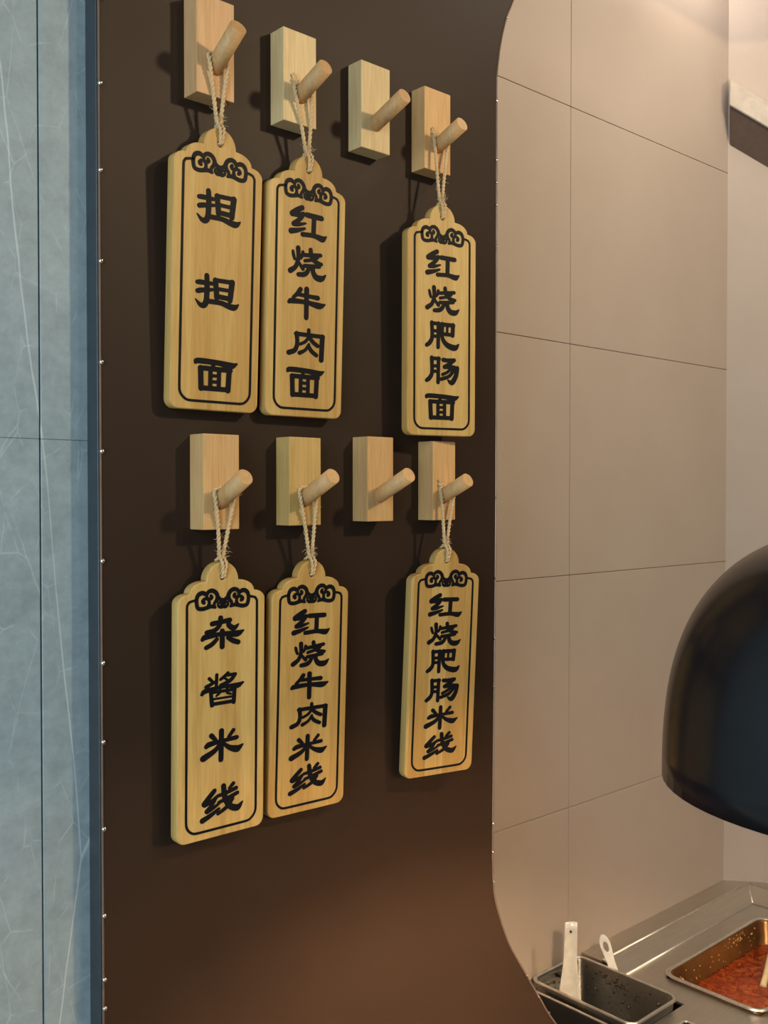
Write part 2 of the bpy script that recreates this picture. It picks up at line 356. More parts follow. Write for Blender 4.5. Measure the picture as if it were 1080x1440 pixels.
# ------------------------------------------------------------------ brush characters (100-unit wide cell, y down): strokes of (x, y, width)
MOON = [[(17, 2, 9), (18, 45, 9), (11, 62, 10), (2, 70, 9)], [(16, 4, 8), (40, 4, 8)], [(37.5, 3, 9), (36.5, 74, 9)], [(18, 26, 7), (37, 26, 7)], [(18, 42, 7), (37, 42, 7)]]
SILK = [[(32, 4, 10), (20, 12, 11), (6, 24, 12)], [(7, 25, 9), (20, 25, 9), (36, 19, 8)], [(36, 20, 9), (26, 35, 9), (10, 50, 10)], [(10, 50, 10), (24, 49, 8), (42, 43, 4)], [(3, 70, 11), (20, 65, 9), (40, 57, 5)]]
GLYPH = {
'担': [[(4, 21.5, 8), (12, 20.5, 9), (37, 20, 7)], [(5, 43, 9), (14, 40, 9), (38, 35, 6)], [(25, 2, 9), (26, 27, 10), (25, 62, 10), (20, 76, 11), (11, 76, 8), (0, 64, 2)],
       [(45, 10, 10), (49, 53, 10)], [(45, 10, 8), (85, 9, 8)], [(84, 9, 11), (80, 56, 10)], [(48, 31, 7), (82, 31, 7)], [(49, 50, 9), (80, 51, 9)],
       [(32, 65, 9), (58, 65, 9), (80, 71, 11), (91, 71, 11), (100, 63, 3)]],
'面': [[(2, 12, 6), (8, 7, 10), (55, 8, 10), (85, 12, 12), (99, 6, 4)], [(43, 10, 8), (43, 25, 8)], [(14, 24, 10), (16, 74, 10)], [(13, 24, 9), (84, 24, 9)], [(81, 24, 10), (79, 75, 10)], [(15, 73, 9), (80, 73, 9)],
       [(37, 24, 8), (37, 73, 8)], [(57, 24, 8), (57, 73, 8)], [(37, 41, 6), (57, 41, 6)], [(37, 56, 6), (57, 56, 6)]],
'红': SILK + [[(45, 20, 10), (86, 21, 10)], [(65, 21, 10), (64, 70, 10)], [(34, 73, 9), (65, 71, 9), (86, 75, 12), (92, 74, 11), (100, 67, 3)]],
'烧': [[(9, 14, 6), (11, 24, 7), (14, 34, 6)], [(36, 12, 7), (35, 20, 7), (31, 30, 5)], [(23, 3, 10), (24, 30, 9), (17, 54, 9), (3, 67, 11)], [(24, 38, 5), (30, 48, 7), (37, 57, 8)],
       [(40, 19, 8), (60, 16, 8), (85, 12, 8)], [(57, 2, 9), (60, 20, 9), (71, 32, 9), (88, 36, 7)], [(76, 20, 7), (62, 28, 7), (42, 34, 7)],
       [(41, 48, 8), (60, 46, 8), (82, 43, 8)], [(54, 47, 9), (50, 61, 9), (41, 71, 10), (25, 74, 9)], [(64, 46, 9), (65, 61, 10), (74, 74, 12), (89, 75, 12), (100, 64, 3)]],
'牛': [[(32, 5, 10), (24, 18, 9), (13, 30, 7)], [(26, 20, 8), (55, 21, 8), (80, 22, 10)], [(2, 44, 8), (10, 40, 11), (50, 39, 9), (84, 44, 13), (100, 38, 4)], [(49, 2, 11), (49, 82, 10)]],
'肉': [[(57, 2, 8), (57, 22, 8)], [(24, 15, 9), (26, 44, 9), (20, 65, 10), (4, 74, 11)], [(22, 17, 9), (97, 17, 9)], [(95, 17, 11), (93, 87, 11)],
       [(57, 24, 7), (47, 38, 7), (34, 46, 7)], [(59, 24, 8), (70, 37, 9), (82, 46, 9)], [(58, 44, 6), (48, 62, 7), (33, 72, 9)], [(57, 50, 8), (66, 64, 9), (79, 74, 9)]],
'肥': MOON + [[(47, 5, 9), (84, 5, 9)], [(49, 4, 10), (49, 42, 9), (60, 62, 11), (78, 71, 13), (91, 71, 12), (100, 61, 4)], [(65, 5, 6), (64, 33, 6)], [(82.5, 4, 10), (81, 35, 10)], [(50, 33, 8), (82, 34, 8)]],
'肠': MOON + [[(52, 6, 9), (66, 7, 9), (86, 5, 9)], [(84, 6, 9), (70, 18, 9), (56, 27, 9)], [(56, 27, 9), (78, 26, 9), (96, 29, 9)], [(95, 29, 11), (91, 52, 11), (81, 71, 12), (74, 72, 9), (67, 66, 4)], [(77, 30, 7), (65, 42, 7), (50, 50, 7)], [(85, 35, 8), (70, 54, 8), (46, 64, 8)]],
'杂': [[(24, 16, 10), (45, 13, 9), (66, 10, 10)], [(44, 2, 10), (42, 20, 9), (30, 34, 9), (11, 38, 9)], [(64, 11, 9), (64, 23, 10), (73, 32, 11), (80, 31, 9), (88, 23, 3)],
       [(1, 56, 8), (9, 50, 11), (48, 46, 9), (84, 49, 13), (100, 42, 4)], [(48, 38, 10), (48, 81, 10)], [(35, 59, 8), (24, 71, 9), (10, 79, 9)], [(62, 58, 8), (74, 67, 10), (87, 73, 10)]],
'酱': [[(18, 11, 8), (26, 20, 7)], [(36, 4, 8), (35, 33, 8)], [(11, 31, 9), (22, 26, 8), (34, 20, 6)], [(63, 3, 8), (55, 10, 8), (45, 17, 7)], [(60, 8, 7), (81, 8, 8)], [(80, 9, 9), (68, 23, 9), (45, 32, 8)], [(54, 14, 5), (62, 21, 6)],
       [(1, 48, 8), (10, 41, 11), (55, 36, 8), (85, 38, 13), (100, 32, 5)], [(22, 47, 9), (25, 79, 10)], [(23, 47, 7), (79, 47, 7)], [(79, 47, 10), (77, 79, 10)], [(30, 64, 5), (73, 64, 5)], [(25, 76.5, 8), (78, 76.5, 8)],
       [(44, 37, 6), (43, 50, 6), (35, 57, 5)], [(61, 37, 6), (61, 52, 6), (70, 57, 5)]],
'米': [[(24, 11, 10), (29, 18, 9), (34, 24, 7)], [(77, 6, 8), (66, 22, 7)], [(12, 39, 9), (20, 34, 11), (47, 31, 8), (85, 28, 9)], [(48, 2, 10), (47, 82, 10)], [(45, 36, 7), (32, 54, 10), (5, 70, 13)], [(51, 36, 6), (67, 52, 10), (84, 60, 14), (91, 58, 11), (100, 51, 4)]],
'线': [[(31, 11, 9), (20, 24, 10), (7, 41, 11)], [(8, 44, 9), (22, 39, 8), (36, 30, 7)], [(34, 31, 8), (25, 48, 8), (13, 62, 9)], [(14, 63, 9), (28, 57, 7), (42, 48, 6)], [(3, 84, 11), (22, 75, 9), (42, 62, 6)],
       [(53, 3, 10), (57, 36, 11), (69, 61, 12), (84, 70, 13), (91, 68, 11), (100, 57, 3)], [(77, 2, 8), (67, 13, 6)], [(39, 27, 7), (60, 23, 8), (84, 16, 8)], [(42, 45, 7), (62, 39, 8), (87, 30, 8)], [(75, 43, 8), (61, 62, 8), (40, 75, 7)]],
}
def ribbon(bm, pts, sx, sy, z, depth, per=5, wscale=None):
    """flat stroke with round ends in the local XZ plane facing -Y; pts (x, y_down, w)"""
    ws = wscale or (sx + sy) / 2
    P = spline([(p[0] * sx, -p[1] * sy, p[2] * ws) for p in pts], per if len(pts) > 2 else 3)
    n = len(P); L = []; R = []
    for i in range(n):
        t = Vector((P[min(i + 1, n - 1)][0] - P[max(i - 1, 0)][0], P[min(i + 1, n - 1)][1] - P[max(i - 1, 0)][1]))
        t.normalize(); nn = Vector((-t.y, t.x)); w = max(P[i][2], 0.0004) / 2
        c = Vector((P[i][0], P[i][1])); L.append(c + nn * w); R.append(c - nn * w)
        if i == 0: t0 = t.copy(); w0 = w; cc0 = c
        t1 = t; w1 = w; cc1 = c
    def capp(c, t, w, sgn):
        nn = Vector((-t.y, t.x)); return [c + (nn * math.cos(a) * sgn + t * math.sin(a) * sgn) * w for a in [math.pi * k / 6 for k in range(1, 6)]]
    cap_end = capp(cc1, t1, w1, 1)      # from L to R around the end
    cap_start = capp(cc0, t0, w0, -1)   # from R to L around the start
    vL = [bm.verts.new((p.x, -z, p.y)) for p in L]; vR = [bm.verts.new((p.x, -z, p.y)) for p in R]
    ve = [bm.verts.new((p.x, -z, p.y)) for p in cap_end]; vs = [bm.verts.new((p.x, -z, p.y)) for p in cap_start]
    for i in range(n - 1): bm.faces.new((vL[i], vL[i + 1], vR[i + 1], vR[i]))
    bm.faces.new([vL[-1]] + ve + [vR[-1]]); bm.faces.new([vR[0]] + vs + [vL[0]])
    loop = vL + ve + vR[::-1] + vs
    low = [bm.verts.new((v.co.x, v.co.y + depth, v.co.z)) for v in loop]
    for i in range(len(loop)):
        j = (i + 1) % len(loop); bm.faces.new((loop[j], loop[i], low[i], low[j]))
PW, PH, PT = 0.1025, 0.278, 0.0125
FACE = 0.0004
_gcache = {}
def glyph_mesh(ch, cw, chh):
    k = (ch, round(chh, 4))
    if k in _gcache: return _gcache[k]
    st = GLYPH[ch]; sx = cw / 100; sy = chh / 80
    bm = bmesh.new()
    for i, s in enumerate(st): ribbon(bm, s, sx, sy, PT / 2 + FACE + 0.00001 * i, 0.0006, wscale=(sx * .62 + sy * .68) * (.8 if ch == '酱' else 1))
    xs_ = [v.co.x for v in bm.verts]; zs_ = [v.co.z for v in bm.verts]
    bmesh.ops.translate(bm, verts=bm.verts, vec=(-(min(xs_) + max(xs_)) / 2, 0, -(min(zs_) + max(zs_)) / 2))
    fx = cw / (max(xs_) - min(xs_)); fz = chh * {'面': .94, '牛': 1.03, '肉': 1.02, '线': 1.05}.get(ch, 1.0) / (max(zs_) - min(zs_))
    for v in bm.verts: v.co.x *= fx; v.co.z *= fz
    me = bpy.data.meshes.new('character'); bm.to_mesh(me); bm.free(); me.materials.append(M['ink'])
    _gcache[k] = me; return me
# board outline, z measured down from the apex
def arc(cx, cz, rx, rz, a0, a1, n): return [(cx + rx * math.sin(math.radians(a0 + (a1 - a0) * k / n)), cz + rz * math.cos(math.radians(a0 + (a1 - a0) * k / n))) for k in range(n + 1)]
halfr = arc(0, -0.0187, 0.0187, 0.0187, 0, 90, 10) + arc(0.0187, -0.0305, 0.0193, 0.0118, 5, 88, 8) + arc(0.038, -0.040, PW / 2 - 0.038, 0.0095, 5, 90, 7)
halfr += arc(PW / 2 - 0.0095, -PH + 0.0095, 0.0095, 0.0095, 90, 180, 8)
outline = halfr + [(-x, z) for x, z in halfr[::-1]][:-1]
HOLE_Z = -0.0155
holel = [(0.0031 * math.cos(2 * math.pi * k / 16), HOLE_Z + 0.0031 * math.sin(2 * math.pi * k / 16)) for k in range(16)]
board_me = curve_plate('board', [outline, holel], PT / 2, 0.0011, 2); board_me.transform(Matrix.Translation((0, 0, PH)) @ TO_XZ)
board_me.materials.append(M['board'])
# border line
def mir(pts): return [(-p[0], *p[1:]) for p in pts]
bx, bt, bb, lw = 0.0412, 0.0375, PH - 0.0085, 0.0026
bl = [(-0.030, bt - 0.0010), (-0.0345, bt - 0.0004), (-0.039, bt + 0.0008)] + [(-bx + 0.0040 * (1 - math.cos(a)), bt + 0.0052 - 0.0040 * math.sin(a)) for a in (math.radians(50), math.radians(20))]
bl += [(-bx, bt + 0.010 + (bb - bt - 0.024) * k / 8) for k in range(9)]
bl += [(-bx + 0.0125 * (1 - math.cos(a)), bb - 0.0125 + 0.0125 * math.sin(a)) for a in [math.radians(t) for t in (20, 40, 60, 80)]]
bl += [(-0.02, bb), (0, bb)]
full = bl + [(-x, z) for x, z in bl[::-1]][1:]
bm = bmesh.new(); ribbon(bm, [(x, z, lw) for x, z in full], 1, 1, PT / 2 + FACE, 0.0006, per=2, wscale=1)
bmesh.ops.translate(bm, verts=bm.verts, vec=(0, 0, PH)); border_me = bpy.data.meshes.new('border_line'); bm.to_mesh(border_me); bm.free(); border_me.materials.append(M['ink'])
# paired cloud scrolls
CL = [[(36, 33, 4), (28, 30.5, 6), (22, 32, 6), (13, 34, 6), (5, 32, 6), (2.5, 24, 6), (2.5, 15, 6), (6, 8, 6.5), (13, 5.5, 6.5), (19, 8.5, 6)],
      [(20, 9, 6), (24, 4, 6), (30, 2.5, 6.5), (36, 5.5, 6.5), (39.5, 11, 6.5), (41, 15, 6), (45.5, 19.5, 6), (50, 21, 6)],
      [(23.5, 30, 6), (25, 23, 5), (22, 17, 4.5), (16.5, 16.5, 5), (13.5, 20.5, 6), (15.5, 23, 6)],
      [(20, 9, 5), (21.5, 15, 4.5), (26, 17.5, 5), (29.5, 14.5, 5.5), (28, 11.5, 5)],
      [(40, 12, 6), (38.5, 20, 6), (34.5, 25, 5), (34, 31, 5)],
      [(50, 22, 4), (48, 28, 4), (45, 25.5, 3)], [(50, 32.5, 5), (45, 33, 5), (41, 29.5, 4), (41.5, 25, 3), (44, 24, 2)], [(47, 22, 5), (50, 24, 5)]]
CL = CL + [[(100 - x, y, w) for x, y, w in s] for s in CL]
bm = bmesh.new()
for i, s in enumerate(CL): ribbon(bm, s, 0.00064, 0.00056, PT / 2 + FACE + 0.00001 * i, 0.0006, per=4, wscale=0.00070)
bmesh.ops.translate(bm, verts=bm.verts, vec=(-0.032, 0, PH - 0.0268)); cloud_me = bpy.data.meshes.new('cloud_ornament'); bm.to_mesh(cloud_me); bm.free(); cloud_me.materials.append(M['ink'])

def twist(bm, path, R=0.0010, r=0.00145, pitch=0.0095, per=None):
    P = spline(path, 14); acc = 0; A = [[], []]
    prev = P[0]
    for i, p in enumerate(P):
        acc += (p - prev).length; prev = p
        t = (P[min(i + 1, len(P) - 1)] - P[max(i - 1, 0)]).normalized()
        a = t.cross(Vector((0.2, 1, 0.1))).normalized(); c = t.cross(a)
        th = 2 * math.pi * acc / pitch
        for k in (0, 1): A[k].append(p + (a * math.cos(th + k * math.pi) + c * math.sin(th + k * math.pi)) * R)
    for k in (0, 1): tube_bm(bm, A[k], r, 6)
    return P
def make_plaque(text, apex, roll, lean, yaw, hook, label, pos, chh, topknot, yc=-0.0205, sc=1.0):
    R = Matrix.Rotation(math.radians(yaw), 4, 'Z') @ Matrix.Rotation(math.radians(lean), 4, 'X') @ Matrix.Rotation(math.radians(roll), 4, 'Y')
    apexv = Vector((apex[0], yc, apex[1]))
    base = apexv - (R @ Vector((0, 0, PH * sc)))
    root = empty('menu_plaque', base); root.rotation_euler = R.to_euler(); root.scale = (sc, sc, sc)
    TR = Matrix.Translation(base) @ R @ Matrix.Scale(sc, 4)
    tag(root, label, 'plaque', 'wooden menu plaques hung on the pegs')
    mesh_obj('board', board_me, None, root); mesh_obj('border_line', border_me, None, root); mesh_obj('cloud_ornament', cloud_me, None, root)
    for ch, zz in zip(text, pos):
        o = mesh_obj('character', glyph_mesh(ch, 0.0515, chh), None, root); o.location = (0, 0, PH - zz)
    # twine, modelled in world space then brought into the plaque's frame
    inv = TR.inverted()
    hk, B, dv = HOOKS[hook]
    hole_w = TR @ Vector((0, 0, PH + HOLE_Z))
    ap = TR @ Vector((0, 0, PH))
    K = ap + Vector((0.001, -0.001, 0.0065))
    q = B + dv * 0.0065; upv = Vector((0, dv.z, -dv.y)).normalized() * 1.0
    if upv.z < 0: upv = -upv
    rr = 0.0088 + 0.0021
    jit = lambda s: Vector((random.uniform(-s, s), random.uniform(-s, s) * .5, random.uniform(-s, s)))
    over = []
    for a in (-100, -70, -35, 0, 35, 70, 100):
        ar = math.radians(a); over.append(q + (Vector((math.sin(ar), 0, 0)) + upv * math.cos(ar)) * rr - dv * 0.002 * math.cos(ar))
    over[0] += Vector((0, 0.001, -0.002)); over[-1] += Vector((0, 0.001, -0.002))
    midl = K.lerp(over[0], 0.5) + Vector((-0.0012, 0, 0)) + jit(0.0008); midr = K.lerp(over[-1], 0.5) + Vector((0.0012, 0, 0)) + jit(0.0008)
    path = [K + Vector((-0.0022, 0, 0))] + [midl] + over + [midr] + [K + Vector((0.0022, 0, 0))]
    bm = bmesh.new(); P = twist(bm, path)
    # through the hole: front strands and back strand
    fy = -PT / 2 - 0.0015
    loc2 = lambda x, y, z: TR @ Vector((x, y, z))
    for sx_ in (-1, 1):
        twist(bm, [K + Vector((0.002 * sx_, 0, 0)), loc2(0.0022 * sx_, fy - 0.001, PH - 0.001), loc2(0.0014 * sx_, fy - 0.0006, PH + HOLE_Z * .55), loc2(0.0009 * sx_, fy + 0.001, PH + HOLE_Z + 0.001), loc2(0.0006 * sx_, 0, PH + HOLE_Z - 0.0003)], 0.0008, 0.0011)
    twist(bm, [K, loc2(0, PT / 2 + 0.002, PH - 0.001), loc2(0, PT / 2 + 0.0015, PH + HOLE_Z * .6), loc2(0, 0, PH + HOLE_Z)], 0.0008, 0.0011)
    bm.transform(inv); tw = from_bm('twine_loop', bm, 'twine', root, True)
    bm = bmesh.new()
    kp = []
    for i in range(40):
        t = 2 * math.pi * i / 39; s = 0.0022
        kp.append(K + Vector((s * (math.sin(t) + 0.9 * math.sin(2 * t)), s * 0.9 * math.sin(3 * t) - 0.0005, s * 0.8 * (math.cos(t) - 1.2 * math.cos(2 * t)) - 0.001)))
    tube_bm(bm, kp, 0.0015, 6)
    bm.transform(inv); from_bm('knot', bm, 'twine', tw, True)
    if topknot:
        T = over[2] + Vector((-0.001, 0, 0.002)); bm = bmesh.new(); kp = []
        for i in range(32):
            t = 2 * math.pi * i / 31; s = 0.0019
            kp.append(T + Vector((s * (math.sin(t) + 0.9 * math.sin(2 * t)), s * math.sin(3 * t), s * (math.cos(t) - 1.2 * math.cos(2 * t)))))
        tube_bm(bm, kp, 0.0014, 6); tube_bm(bm, spline([T, T + Vector((-0.002, -0.002, 0.005)), T + Vector((-0.0035, -0.001, 0.008))], 4), 0.0013, 6)
        bm.transform(inv); from_bm('knot', bm, 'twine', tw, True)
    bm = bmesh.new()
    for i in range(120):
        if i < 60: p = K + Vector((random.gauss(0, 0.002), random.gauss(-0.001, 0.001), random.gauss(0.001, 0.003)))
        else: p = random.choice(P) + jit(0.001)
        d = Vector((random.gauss(0, 1), random.gauss(-.4, .6), random.gauss(0.2, .8))).normalized(); Ln = random.uniform(0.003, 0.008) * (1.6 if random.random() < .12 else 1)
        d2 = (d + Vector((random.gauss(0, .6), random.gauss(0, .3), random.gauss(0, .6)))).normalized()
        tube_bm(bm, [p, p + d * Ln * .5, p + d * Ln * .5 + d2 * Ln * .5], [0.00022, 0.00018, 0.0001], 3, cap=False)
    bm.transform(inv); fb = from_bm('loose_fibres', bm, 'fibre', tw); fb['kind'] = 'stuff'
    return root
make_plaque('担担面', (0.5572, 2.0695), 0.2, 2.2, 0.0, 'a1', 'pine menu plaque with only three characters, 担担面, hung on twine', (0.0785, 0.161, 0.2435), 0.0350, False, sc=1.022)
make_plaque('红烧牛肉面', (0.6703, 2.0670), -0.2, 2.2, -0.5, 'a2', 'pine menu plaque with five characters, 红烧牛肉面, almost touching the three-character plaque', (0.0705, 0.1135, 0.156, 0.2, 0.2415), 0.0350, True, sc=1.015)
make_plaque('红烧肥肠面', (0.8640, 2.0490), -0.4, 0.8, -9.0, 'a4', 'pine menu plaque with five characters, 红烧肥肠面, hung apart beside the panel edge', (0.0715, 0.1145, 0.157, 0.199, 0.2435), 0.0345, True, -0.034)
make_plaque('杂酱米线', (0.5585, 1.6312), 0.0, 0.9, -0.5, 'b1', 'pine menu plaque with four characters, 杂酱米线, hung on twine', (0.071, 0.1285, 0.1855, 0.243), 0.0345, False, sc=1.012)
make_plaque('红烧牛肉米线', (0.6740, 1.6277), 0.3, 2.0, -2.5, 'b2', 'pine menu plaque with six characters, 红烧牛肉米线, next to the four-character plaque', (0.068, 0.1035, 0.138, 0.1725, 0.207, 0.2415), 0.0305, False)
make_plaque('红烧肥肠米线', (0.8730, 1.6340), 1.4, 1.8, -9.0, 'b4', 'pine menu plaque with six characters, 红烧肥肠米线, tilted, hung apart near the panel edge', (0.0695, 0.105, 0.138, 0.1735, 0.2075, 0.2415), 0.0305, True, -0.034)

# ------------------------------------------------------------------ counter behind the opening
ZC = 0.792; ZD = ZC - 0.010
ct = empty('service_counter', (1.75, 0.1, 0)); tag(ct, 'stainless steel service counter with a stepped rim and sunken wells', 'counter')
off = Vector((-1.75, -0.1, 0))
def rect(x0, x1, y0, y1): return [(x0, y0), (x1, y0), (x1, y1), (x0, y1)]
BK = (1.425, 1.575, 0.060, 0.288); CH = (1.648, 2.035, -0.055, 0.152); DK = (1.262, 1.412, 0.045, 0.288); F1 = (1.392, 1.533, -0.30, 0.030); F2 = (1.628, 1.93, -0.30, -0.085)
wells = [rect(BK[0] + .006, BK[1] + .018, BK[2] + .006, BK[3] - .004), rect(CH[0] + .008, CH[1] - .008, CH[2] + .008, CH[3] - .008), rect(DK[0] + .006, DK[1] - .004, DK[2] + .006, DK[3] - .004), rect(F1[0] + .006, F1[1] - .006, F1[2] + .006, F1[3] - .006), rect(F2[0] + .006, F2[1] - .006, F2[2] + .006, F2[3] - .006)]
me = curve_plate('deck', [[(1.08, 0.035), (1.37, 0.035), (1.37, -0.34), (2.10, -0.34), (2.10, 0.199), (1.602, 0.199), (1.602, 0.2995), (1.08, 0.2995)]] + wells, 0.002)
me.transform(Matrix.Translation((-1.75, -0.1, ZD - 0.002))); mesh_obj('deck', me, 'steel', ct)
def strip(name, pts_in, pts_out, zi, zo, parent, material, thick=0.003):
    bm = bmesh.new(); n = len(pts_in)
    a = [bm.verts.new(Vector((x, y, zi)) + off) for x, y in pts_in]; b_ = [bm.verts.new(Vector((x, y, zo)) + off) for x, y in pts_out]
    a2 = [bm.verts.new(v.co - Vector((0, 0, thick))) for v in a]; b2 = [bm.verts.new(v.co - Vector((0, 0, thick))) for v in b_]
    for i in range(n - 1):
        bm.faces.new((a[i], a[i + 1], b_[i + 1], b_[i])); bm.faces.new((a2[i + 1], a2[i], b2[i], b2[i + 1]))
        bm.faces.new((a[i + 1], a[i], a2[i], a2[i + 1])); bm.faces.new((b_[i], b_[i + 1], b2[i + 1], b2[i]))
    bm.faces.new((a[0], b_[0], b2[0], a2[0])); bm.faces.new((b_[-1], a[-1], a2[-1], b2[-1]))
    return from_bm(name, bm, material, parent)
inn = [(1.602, 0.200), (2.100, 0.200), (2.100, -0.34)]; mid = [(1.602, 0.249), (2.172, 0.249), (2.172, -0.34)]; out = [(1.602, 0.2995), (2.1545, 0.2995), (2.60, -0.27), (2.60, -0.34)]
strip('rim_slope', inn, mid, ZD, ZC + 0.004, ct, 'steel')
bm = bmesh.new()
vs = [bm.verts.new(Vector((x, y, ZC + 0.001)) + off) for x, y in (mid[0], mid[1], mid[2], out[3], out[2], out[1], out[0])]
vl = [bm.verts.new(v.co - Vector((0, 0, 0.004))) for v in vs]
bm.faces.new((vs[0], vs[1], vs[5], vs[6])); bm.faces.new((vs[1], vs[2], vs[3], vs[4])); bm.faces.new((vs[1], vs[4], vs[5]))
for i in range(7): bm.faces.new((vs[i], vl[i], vl[(i + 1) % 7], vs[(i + 1) % 7]))
from_bm('rim_top', bm, 'steel', ct)
for ln, zz in ((inn, ZD), (mid, ZC + 0.0028)):
    bm = bmesh.new(); tube_bm(bm, [Vector((x, y, zz)) + off for x, y in ln[:2]], 0.0030, 8); tube_bm(bm, [Vector((x, y, zz)) + off for x, y in ln[1:]], 0.0030, 8)
    from_bm('rolled_edge', bm, 'edge_steel', ct, True)
bm = bmesh.new(); tube_bm(bm, [Vector((2.100, 0.200, ZD)) + off, Vector((2.172, 0.249, ZC + 0.0028)) + off], 0.0030, 8); from_bm('rolled_edge', bm, 'edge_steel', ct, True)
from_bm('cabinet_body', box_bm(1.40 - 1.75, 2.5 - 1.75, -0.33 - .1, -0.315 - .1, 0.0, ZD - 0.003), 'steel', ct)
from_bm('cabinet_body', box_bm(1.10 - 1.75, 1.14 - 1.75, 0.04 - .1, 0.29 - .1, 0.0, ZD - 0.003), 'steel', ct)

def make_pan(name, x0, x1, y0, y1, zr, depth, rad, fl, mats, label, taper=0.012, group=None):
    cx, cy = (x0 + x1) / 2, (y0 + y1) / 2
    root = empty(name, (cx, cy, zr - depth)); tag(root, label, 'food pan', group)
    def ring(bm, ins, z, r): return [bm.verts.new((x - cx, y - cy, z - (zr - depth))) for x, y in rrect(x0 + ins, x1 - ins, y0 + ins, y1 - ins, max(r, .004), 6)]
    def skin(bm, rs):
        for a, b_ in zip(rs, rs[1:]):
            n = len(a)
            for i in range(n): bm.faces.new((a[i], a[(i + 1) % n], b_[(i + 1) % n], b_[i]))
    bm = bmesh.new()
    rs = [ring(bm, fl, zr - .0005, rad - fl), ring(bm, fl + .002, zr - .004, rad - fl), ring(bm, fl + taper * .8, zr - depth + .012, rad - fl), ring(bm, fl + taper + .008, zr - depth + .001, rad - fl)]
    skin(bm, rs); bm.faces.new(rs[-1])
    t = .0012
    ro = [ring(bm, fl - t, zr - .0015, rad - fl), ring(bm, fl + taper * .8 - t, zr - depth + .011, rad - fl), ring(bm, fl + taper + .007, zr - depth, rad - fl)]
    skin(bm, [rs[0], ro[0]]); skin(bm, ro); bm.faces.new(ro[-1][::-1])
    from_bm('basin', bm, mats[0], root, True)
    bm = bmesh.new()
    rs = [ring(bm, fl + .0005, zr - .001, rad - fl), ring(bm, fl - .002, zr + .0008, rad - fl + .002), ring(bm, .0025, zr + .0008, rad), ring(bm, 0, zr - .001, rad), ring(bm, .001, zr - .003, rad)]
    skin(bm, rs); from_bm('rim', bm, mats[1], root, True)
    return root
make_pan('insert_pan', *BK, ZC + 0.012, 0.15, 0.022, 0.007, ('pan_dark', 'pan'), 'narrow steel insert pan with dark crumbs and a white spoon in it')
make_pan('insert_pan', *DK, ZC + 0.006, 0.15, 0.022, 0.006, ('black', 'pan'), 'empty dark insert pan beside the one holding the white spoon')
make_pan('insert_pan', *F1, ZC + 0.0, 0.15, 0.010, 0.006, ('black', 'pan'), 'dark insert pan in front of the one holding the white spoon')
make_pan('insert_pan', *F2, ZC + 0.0, 0.15, 0.010, 0.006, ('black', 'pan'), 'dark insert pan in front of the chili oil pan')
make_pan('chili_pan', *CH, ZC - 0.001, 0.09, 0.030, 0.009, ('pan_oil', 'pan'), 'wide steel pan of red chili oil, its sides stained orange')
# chili oil
oz = ZC - 0.052
bm = bmesh.new(); lp = rrect(CH[0] + .017, CH[1] - .017, CH[2] + .017, CH[3] - .017, .022, 6)
v0 = bm.verts.new((0, 0, 0)); cxo, cyo = (CH[0] + CH[1]) / 2, (CH[2] + CH[3]) / 2
gx, gy = 60, 24
grid = {}
for i in range(gx + 1):
    for j in range(gy + 1):
        x = CH[0] + .0155 + (CH[1] - CH[0] - .031) * i / gx; y = CH[2] + .0155 + (CH[3] - CH[2] - .031) * j / gy
        grid[i, j] = bm.verts.new((x - cxo, y - cyo, random.uniform(-.0008, .0012)))
bm.verts.remove(v0)
for i in range(gx):
    for j in range(gy): bm.faces.new((grid[i, j], grid[i + 1, j], grid[i + 1, j + 1], grid[i, j + 1]))
be = [e for e in bm.edges if e.is_boundary]
ret = bmesh.ops.extrude_edge_only(bm, edges=be); bmesh.ops.translate(bm, verts=[g for g in ret['geom'] if isinstance(g, bmesh.types.BMVert)], vec=(0, 0, -.03))
co_ = from_bm('chili_oil', bm, 'chili', None, True); co_.location = (cxo, cyo, oz)
tag(co_, 'red chili oil with flakes filling the wide pan', 'chili oil', kind='stuff')
def blob(bm, p, r, sq=1.0):
    mtx = Matrix.Translation(p) @ Matrix.Rotation(random.uniform(0, 3), 4, random.choice('XYZ')) @ Matrix.Diagonal((r * random.uniform(.7, 1.4), r * random.uniform(.6, 1.1), r * random.uniform(.5, .9), 1))
    bmesh.ops.create_icosphere(bm, subdivisions=1, radius=1, matrix=mtx)
# garlic bits stuck on the chili pan's back wall
bm = bmesh.new()
ywall = lambda z: CH[3] - .0095 - .012 * .8 * min(1, max(0, (ZC - z) / .08))
for i in range(75):
    u = random.random(); cl = random.random() < .5
    x = random.gauss(1.93, .025) if cl else random.uniform(CH[0] + .03, CH[1] - .04)
    z = ZC - (random.uniform(.006, .022) if cl else random.uniform(.006, .045))
    blob(bm, Vector((min(x, CH[1] - .035), ywall(z), z)), random.uniform(.0012, .0028))
for i in range(14): blob(bm, Vector((CH[0] + .012 + random.uniform(0, .006), CH[3] - random.uniform(.022, .04), ZC - random.uniform(.004, .02))), random.uniform(.0018, .003))
o = from_bm('garlic_bits', bm, 'bits', None, True); tag(o, 'golden garlic bits stuck to the side of the chili pan', 'garlic', kind='stuff')
bm = bmesh.new()
for i in range(160):
    blob(bm, Vector((random.uniform(CH[0] + .03, CH[1] - .03), random.uniform(CH[2] + .025, CH[3] - .025), oz + .0012)), random.uniform(.0015, .0035))
o = from_bm('chili_flakes', bm, 'chili', None, True); tag(o, 'chili flakes floating on the red oil', 'chili flakes', kind='stuff')
